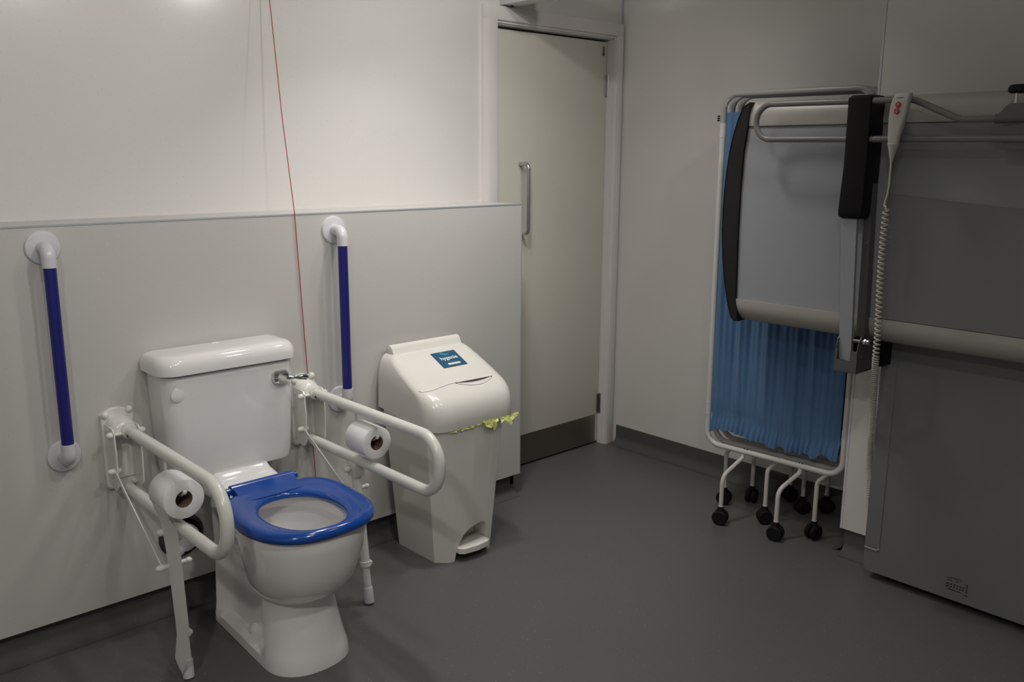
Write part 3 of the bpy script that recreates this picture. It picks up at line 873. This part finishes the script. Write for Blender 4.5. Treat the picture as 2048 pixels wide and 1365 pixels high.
for fi, ya, wx, wy, an in legs:
    top = spt(frames_x[fi], ya, ZB - .004)
    wl = Vector((wx, wy, .072)); sh = Vector((wx, wy, .20))
    if abs(wx - top.x) < .06: pts = fillet([top, Vector((wx, wy, .235)), wl], .04, 6)
    else: pts = fillet([top, Vector((top.x, ya, .262)), Vector((wx, wy, .205)), wl], [0, .015, .05, 0], 7)
    bm = bmesh.new(); add_tube(bm, pts, .0088, 14); add_tube(bm, [wl + Vector((0, 0, -.002)), wl + Vector((0, 0, .006))], .0105, 14)
    lg = finish('leg', bm, M['screen_tube'], scr)
    castor(lg, wx, wy, an)
bm = bmesh.new()
for q in range(3): add_box(bm, 3.028, 3.034, 2.098, 2.108, 1.610 + q * .008, 1.616 + q * .008, .001, 1)
finish('hinge_clip', bm, M['black'], scr)
for ya in (1.905, 1.665):
    bm = bmesh.new(); p = spt(0, ya, ZB + .0105)
    for s in (-1, 1): add_lathe(bm, [(.0035, 0), (.0035, .002)], p + Vector((0, s * .006, 0)), (0, 0, 1), 10)
    finish('screw', bm, M['black'], scr)

# ------------------------------------------------------------------ wall-mounted changing bench (folded up)
bench = empty('changing_bench', (2.86, 1.0, .03), 'large grey fold-up adult changing bench on the right wall', 'changing bench')
BXF = 2.80; YL, YE = 1.835, -.05
Z0, Z1, Z2, Z3 = .884, .962, 1.581, 1.665
# main platform
bm = bmesh.new(); add_box(bm, BXF, BXF + .045, 1.290, YL, Z1 - .01, Z2 + .01); add_box(bm, BXF + .016, BXF + .045, YE, 1.290, Z1 - .01, Z2 + .01)
finish('platform', bm, M['bed'], bench, smooth=False)
# rounded aluminium edge profiles, top and bottom
def edge_profile(za, zb, top):
    bm = bmesh.new(); n = 10; prof_ = []
    for k in range(n + 1):
        t = k / n
        if top: z = za + (zb - za) * t; x = BXF - .004 + .030 * (1 - cos(t * pi / 2)) ** 2.2 + (0.001 if k == 0 else 0)
        else: z = zb + (za - zb) * t; x = BXF - .008 + .034 * (1 - cos(t * pi / 2)) ** 1.8
        prof_.append((x, z))
    x_b = BXF + .05
    prof_ += [(x_b, prof_[-1][1] + (0 if top else 0)), (x_b, prof_[0][1])]
    add_loft(bm, [[(x, YE, z) for x, z in prof_], [(x, YL, z) for x, z in prof_]])
    return finish('edge_profile', bm, M['bedalu'], bench, angle=50)
edge_profile(Z2, Z3, True); edge_profile(Z0, Z1, False)
# bulging black end cap
outer = [(1.809, 1.662), (1.837, 1.646), (1.856, 1.60), (1.870, 1.553), (1.883, 1.49), (1.891, 1.424), (1.896, 1.35), (1.898, 1.281), (1.897, 1.21), (1.889, 1.11), (1.876, 1.026), (1.858, .946), (1.840, .893), (1.826, .880), (1.809, .880)]
bm = bmesh.new()
ring = [(y, z) for y, z in outer] + [(1.824, .962), (1.830, 1.214), (1.830, 1.368), (1.825, 1.491), (1.813, 1.585)]
add_loft(bm, [[(BXF - .009, y, z) for y, z in ring], [(BXF - .012, y - .001, z) for y, z in ring], [(BXF + .052, y, z) for y, z in ring]])
finish('end_cap', bm, M['black2'], bench, smooth=True, angle=30)
# raised motor cover with curved top edge, right of the arm
bm = bmesh.new(); q = [(1.292, Z1 + .002)]
topc = [(1.292, 1.362), (1.24, 1.358), (1.17, 1.352), (1.10, 1.346), (1.0, 1.339), (.9, 1.333), (.7, 1.327), (.4, 1.325), (YE, 1.325)]
q += topc + [(YE, Z1 + .002)]
add_loft(bm, [[(BXF - .0045, y, z) for y, z in q], [(BXF + .01, y, z) for y, z in q]])
finish('underside_panel', bm, M['cover'], bench, angle=30)
bm = bmesh.new()    # concave upper part
qq = []
for k in range(13):
    t = k / 12; qq.append((BXF - .004 + .016 * sin(pi * t ** 1.5) , Z2 - .004 - (Z2 - 1.308) * t))
qq += [(BXF + .02, 1.308), (BXF + .02, Z2 - .004)]
add_loft(bm, [[(x, YE, z) for x, z in qq], [(x, 1.290, z) for x, z in qq]])
finish('upper_panel', bm, M['bedmid'], bench, angle=50)
bm = bmesh.new(); add_box(bm, BXF - .004, BXF + .01, YE, YL - .02, Z2 - .004, Z2 - .0005); finish('joint_strip', bm, M['gasket'], bench, smooth=False)
# lower cover against the wall, down to the floor
bm = bmesh.new()
CX = 2.920
o2 = rrect((1.318 + YE) / 2, (.03 + .93) / 2, (1.318 - YE) / 2, .45, [.0005, .004, .02, .022][0:4], 5)
rg = []
for xx, g in ((XP, 0), (CX + .004, 0), (CX, -.004)):
    rg.append([(xx, YE + (y - YE) * (1 + g * .3), .48 + (z - .48) * (1 + g)) for y, z in rrect((1.318 + YE) / 2, .48, (1.318 - YE) / 2, .45, [.004, .004, .02, .022], 5)])
add_loft(bm, rg)
# vertical fold near the left edge and the ledge at its foot
add_box(bm, CX - .0022, CX + .001, 1.262, 1.3165, .125, .90, .001, 1)
finish('lower_cover', bm, M['cover'], bench, angle=40)
bm = bmesh.new(); add_tube(bm, fillet([(CX - .001, 1.3165, .118), (CX - .001, 1.272, .1165), (CX - .001, 1.262, .126)], .006, 4), .0035, 8)
finish('corner_lip', bm, M['bed'], bench)
# rating label printed on the cover
bm = bmesh.new()
def lab(y0, y1, z0, z1): bm.faces.new([bm.verts.new((CX - .0006, y, z)) for y, z in ((y0, z0), (y1, z0), (y1, z1), (y0, z1))])
Y0, ZL = 1.032, .107
rl = random.Random(5)
for y0, y1, z in ((0, .018, 0), (.001, .020, -.007), (.014, .046, .004), (.030, .040, -.004)): lab(Y0 - y0, Y0 - y1, ZL + z - .0022, ZL + z)
for i in range(6):
    for j in range(2):
        lab(Y0 - .006 - i * .0095, Y0 - .011 - i * .0095, ZL - .018 - j * .009 - .005, ZL - .018 - j * .009)
lab(Y0 - .008, Y0 - .052, ZL - .041, ZL - .038); lab(Y0, Y0 - .005, ZL - .036, ZL - .031); lab(Y0 - .001, Y0 - .005, ZL - .025, ZL - .02)
for i in range(11): lab(Y0 - .064, Y0 - .070, ZL - .004 - i * .003 - .0016, ZL - .004 - i * .003)
for i in range(3): lab(Y0 - .060 - i * .004, Y0 - .063 - i * .004, ZL - .046, ZL - .042)
finish('rating_label', bm, M['print'], bench, smooth=False)
# guard rail tube along the bench
GX = 2.722
gr_ = fillet([(GX, .0, 1.523), (GX, 1.735, 1.533), (GX, 1.735, 1.648), (GX, 1.205, 1.645), (GX, 1.065, 1.583), (GX, .0, 1.583)], [0, .056, .056, .09, .09, 0], 12)
tube('guard_rail', gr_, .0098, M['guard'], bench, 18)
for zc in (1.528,):
    pass
# black folding arm housing
bm = bmesh.new()
hz = [(1.664, 2.716, 1.332, 1.398, .010), (1.655, 2.708, 1.327, 1.404, .006), (1.45, 2.706, 1.326, 1.401, .005), (1.31, 2.706, 1.328, 1.408, .005), (1.292, 2.708, 1.330, 1.408, .006), (1.284, 2.716, 1.334, 1.402, .010)]
rg = []
for z, x0, y0, y1, r in hz:
    rg.append([(px, py, z) for px, py in rrect((x0 + 2.80) / 2, (y0 + y1) / 2, (2.80 - x0) / 2, (y1 - y0) / 2, [.002, r, r, .002], 4)])
add_loft(bm, rg)
arm_o = finish('arm_housing', bm, M['black'], bench)
# arm bars below the housing
bm = bmesh.new(); add_loft(bm, [[(2.722, 1.402, 1.295), (2.722, 1.350, 1.295), (2.735, 1.350, 1.295), (2.735, 1.402, 1.295)], [(2.712, 1.365, .812), (2.712, 1.325, .812), (2.727, 1.325, .812), (2.727, 1.365, .812)]])
finish('arm_bar', bm, M['bed'], bench, smooth=False)
bm = bmesh.new(); add_loft(bm, [[(2.765, 1.352, 1.50), (2.765, 1.330, 1.50), (2.798, 1.330, 1.50), (2.798, 1.352, 1.50)], [(2.765, 1.340, .90), (2.765, 1.312, .90), (2.798, 1.312, .90), (2.798, 1.340, .90)]])
add_lathe(bm, dome_prof(.004, .003), (2.765, 1.331, 1.205), (-1, 0, 0), 10)
finish('side_channel', bm, M['bracket'], bench, smooth=False)
# hinge bracket below
bm = bmesh.new()
for yy in (1.372, 1.300):
    q = [(2.700, .795), (2.700, .870), (2.706, .895), (2.722, .908), (2.740, .905), (2.80, .900), (2.80, .885), (2.86, .880), (2.86, .795), (2.78, .788)]
    add_loft(bm, [[(x, yy - .0015, z) for x, z in q], [(x, yy + .0015, z) for x, z in q]])
add_box(bm, 2.698, 2.7015, 1.2985, 1.3735, .792, .828); add_box(bm, 2.698, 2.7015, 1.2985, 1.322, .828, .862); add_box(bm, 2.698, 2.7015, 1.366, 1.3735, .828, .862)
add_box(bm, 2.70, 2.90, 1.2985, 1.3735, .788, .7915)
add_tube(bm, [(2.722, 1.375, .893), (2.722, 1.278, .893)], .006, 12)
add_lathe(bm, dome_prof(.004, .003), (2.73, 1.2985, .84), (0, -1, 0), 10)
finish('hinge_bracket', bm, M['bracket'], bench, angle=30)
for s in (1.290, 1.280):
    lathe('bolt', [(.0095, 0), (.0095, .006), (.005, .009)], (2.722, s, .893), (0, -1, 0), M['chrome'], bench, 6 if s > 1.285 else 12)
box('wall_bracket', 2.86, XP, 1.285, 1.372, .79, .93, M['black'], bench, .002, 1)
# rail clamp with black star knob at the right
bm = bmesh.new()
q = [(.968, 1.583), (.945, 1.612), (.934, 1.622), (.905, 1.624), (.870, 1.620), (.86, 1.583)]
add_loft(bm, [[(GX - .014, y, z) for y, z in q], [(GX + .014, y, z) for y, z in q]])
add_lathe(bm, [(.013, -.055), (.013, .055)], (GX, .915, 1.583), (0, 1, 0), 18)
q = [(.985, 1.560), (.95, 1.560), (.86, 1.575), (.86, 1.50), (.93, 1.50)]
add_loft(bm, [[(GX + .002, y, z) for y, z in q], [(GX + .012, y, z) for y, z in q]])
finish('rail_clamp', bm, M['bracket'], bench, angle=35)
bm = bmesh.new(); add_tube(bm, [(GX, .922, 1.615), (GX, .922, 1.655)], .0042, 12)
finish('clamp_screw', bm, M['satin'], bench)
bm = bmesh.new(); nn = 40
def star(z, k, r): return [(GX + r * (1 + .06 * cos(5 * t)) * cos(t) * k, .915 + r * (1 + .06 * cos(5 * t)) * sin(t) * k, z) for t in [2 * pi * i / nn for i in range(nn)]]
add_loft(bm, [star(1.650, .8, .031), star(1.654, 1, .031), star(1.664, 1, .031), star(1.671, .85, .031), star(1.673, .5, .031)])
finish('clamp_knob', bm, M['black'], bench)

# ------------------------------------------------------------------ hand control hung on the guard rail
hc = empty('hand_control', (2.70, 1.225, 1.52), 'pale grey hand control with two red buttons, hung on the bench rail', 'remote control')
bm = bmesh.new(); rg = []
HX = 2.695
for z, yc, hw, dx, th in ((1.516, 1.241, .0155, 0, .010), (1.54, 1.2395, .0185, -.001, .011), (1.57, 1.236, .0225, -.002, .012), (1.60, 1.232, .0262, -.003, .012), (1.63, 1.228, .0272, -.004, .012), (1.645, 1.225, .0262, -.004, .012), (1.656, 1.222, .0240, -.002, .011), (1.662, 1.2205, .0225, 0, .009)):
    rg.append([(px, py, z) for px, py in rrect(HX + dx, yc, th, hw, min(.008, th * .8), 4)])
add_loft(bm, rg)
finish('handset', bm, M['ctrl'], hc)
def face_x(z): return HX - .004 - .012 + .0001 if z > 1.6 else HX - .0145
for zc, yc, up in ((1.628, 1.2295, 1), (1.6095, 1.2325, -1)):
    bm = bmesh.new(); add_lathe(bm, [(.0088, 0), (.0085, .0014), (.007, .002)], (face_x(zc), yc, zc), (-1, 0, 0), 22)
    b = finish('button', bm, M['btn'], hc)
    bm = bmesh.new(); X_ = face_x(zc) - .0026
    for poly in ([(-.0008, -.0045), (.0008, -.0045), (.0008, .003), (-.0008, .003)], [(-.0038, .0004), (-.0030, -.0006), (0, .0032), (0, .005)], [(.0038, .0004), (.0030, -.0006), (0, .0032), (0, .005)]):
        bm.faces.new([bm.verts.new((X_, yc - a, zc + up * c)) for a, c in poly])
    o = finish('arrow', bm, M['ctrl'], b, smooth=False); o.matrix_parent_inverse = Matrix.Identity(4)
bm = bmesh.new(); bm.faces.new([bm.verts.new(p) for p in ((HX - .0165, 1.236, 1.6475), (HX - .0165, 1.216, 1.648), (HX - .0165, 1.216, 1.6498), (HX - .0165, 1.236, 1.6493))])
finish('printed_line', bm, M['gasket'], hc, smooth=False)
# hook at the back
tube('hook', fillet([(HX + .004, 1.225, 1.600), (HX + .012, 1.225, 1.655), (HX + .027, 1.225, 1.6615), (HX + .042, 1.225, 1.655), (HX + .042, 1.225, 1.625)], .008, 4), .0035, M['ctrl'], hc, 8)
# ribbed strain relief
bm = bmesh.new(); pr_ = []
for k in range(24):
    t = k / 23; r_ = .0150 * (1 - t) ** 1.2 + .0028; pr_.append((r_ + (.0010 if k % 2 else -.0006), t * .060))
add_lathe(bm, pr_, (HX, 1.241, 1.517), (0, .03, -1), 18)
finish('strain_relief', bm, M['ctrl'], hc, angle=80)
# straight lead then coil
bm = bmesh.new(); path = [(HX, 1.243, 1.460), (HX - .002, 1.242, 1.43), (HX - .003, 1.241, 1.395), (HX, 1.246, 1.36), (HX, 1.251, 1.340), (HX - .004, 1.250, 1.3305), (HX - .008, 1.242, 1.327)]
cen = [Vector(p) for p in ((2.692, 1.2435, 1.322), (2.690, 1.243, 1.165), (2.690, 1.235, .978), (2.702, 1.239, .875), (2.760, 1.263, .765), (2.860, 1.303, .621), (2.940, 1.338, .471), (2.990, 1.352, .361), (3.000, 1.350, .264))]
turns_total = 100; steps = 12
def cpos(t):
    s = t * (len(cen) - 1); i = min(int(s), len(cen) - 2); f = s - i
    p0 = cen[max(i - 1, 0)]; p1 = cen[i]; p2 = cen[i + 1]; p3 = cen[min(i + 2, len(cen) - 1)]
    return .5 * ((2 * p1) + (p2 - p0) * f + (2 * p0 - 5 * p1 + 4 * p2 - p3) * f * f + (-p0 + 3 * p1 - 3 * p2 + p3) * f ** 3)
# denser coil toward the bottom
tt = []; turns = 0.
Ns = 6000; acc = 0.
for k in range(Ns + 1):
    t = k / Ns
    c = cpos(t); pitch = .0150 if t < .40 else .0092
    if k: acc += (c - last).length / pitch
    last = c
    tt.append((c, acc))
helix = []
target = 0; step = 1 / 12
for c, ac in tt:
    while ac >= target:
        a = 2 * pi * target + pi; rr_ = .0088
        helix.append(c + Vector((cos(a) * rr_, sin(a) * rr_, 0))); target += step
bm = bmesh.new()
add_tube(bm, fillet(path, .004, 3) + helix, .0026, 6)
finish('coiled_cord', bm, M['curl'], hc)

# ------------------------------------------------------------------ camera
def cam_matrix():
    yaw, pit, rol = .743, .2077, .00456
    f = Vector((sin(yaw) * cos(pit), cos(yaw) * cos(pit), -sin(pit)))
    r = f.cross(Vector((0, 0, 1))).normalized(); u = r.cross(f)
    r2 = r * cos(rol) + u * sin(rol); u2 = -r * sin(rol) + u * cos(rol)
    m = Matrix((r2, u2, -f)).transposed().to_4x4(); m.translation = (0, 0, 1.48)
    return m
cd = bpy.data.cameras.new('camera'); cam = bpy.data.objects.new('camera', cd); COL.objects.link(cam)
cd.sensor_width = 36; cd.lens = 1775 / 2048 * 36; cd.clip_start = .02
cam.matrix_world = cam_matrix()
scene.camera = cam

# ------------------------------------------------------------------ lights (ceiling downlights and added wall washes)
def lamp(name, loc, power, size, spread, target=None, col=(1, .965, .92)):
    ld = bpy.data.lights.new(name, 'AREA'); ld.shape = 'DISK'; ld.size = size; ld.energy = power; ld.color = col; ld.spread = radians(spread)
    o = bpy.data.objects.new(name, ld); COL.objects.link(o); o.location = loc
    if target: o.rotation_euler = (Vector(target) - Vector(loc)).to_track_quat('-Z', 'Y').to_euler()
    return o
LZ = CEIL - .01
# (x, y, watts, beam spread, aim point of an added wash or None for straight down)
for lx, ly, pw, sp_, aim in (
        (2.35, 2.05, 3.0, 118, None), (1.5, 1.75, 1.5, 120, None), (.95, .45, 7.0, 145, None), (-.5, .2, 19., 160, None), (1.9, 2.25, 3.4, 95, None), (2.64, -.82, .5, 110, None),
        (1.3, .9, 5.4, 98, (1.2, 2.94, 1.85)), (1.75, 1.95, 3.4, 100, (2.75, 2.94, 1.15)), (.4, .9, 4.6, 95, (.5, 2.94, 2.0)), (2.2, .9, 4.0, 105, (2.0, 2.94, 1.7))):  # aimed lamps are added to brighten the back wall and door
    lamp('downlight_or_added_wash', (lx, ly, LZ), pw, .13, sp_, aim)
w = bpy.data.worlds.new('world'); scene.world = w; w.use_nodes = True
w.node_tree.nodes['Background'].inputs[0].default_value = (1, .97, .93, 1); w.node_tree.nodes['Background'].inputs[1].default_value = .02

vs = scene.view_settings
vs.view_transform = 'Standard'; vs.look = 'None'; vs.gamma = 1; vs.use_curve_mapping = False
vs.exposure = 0.0
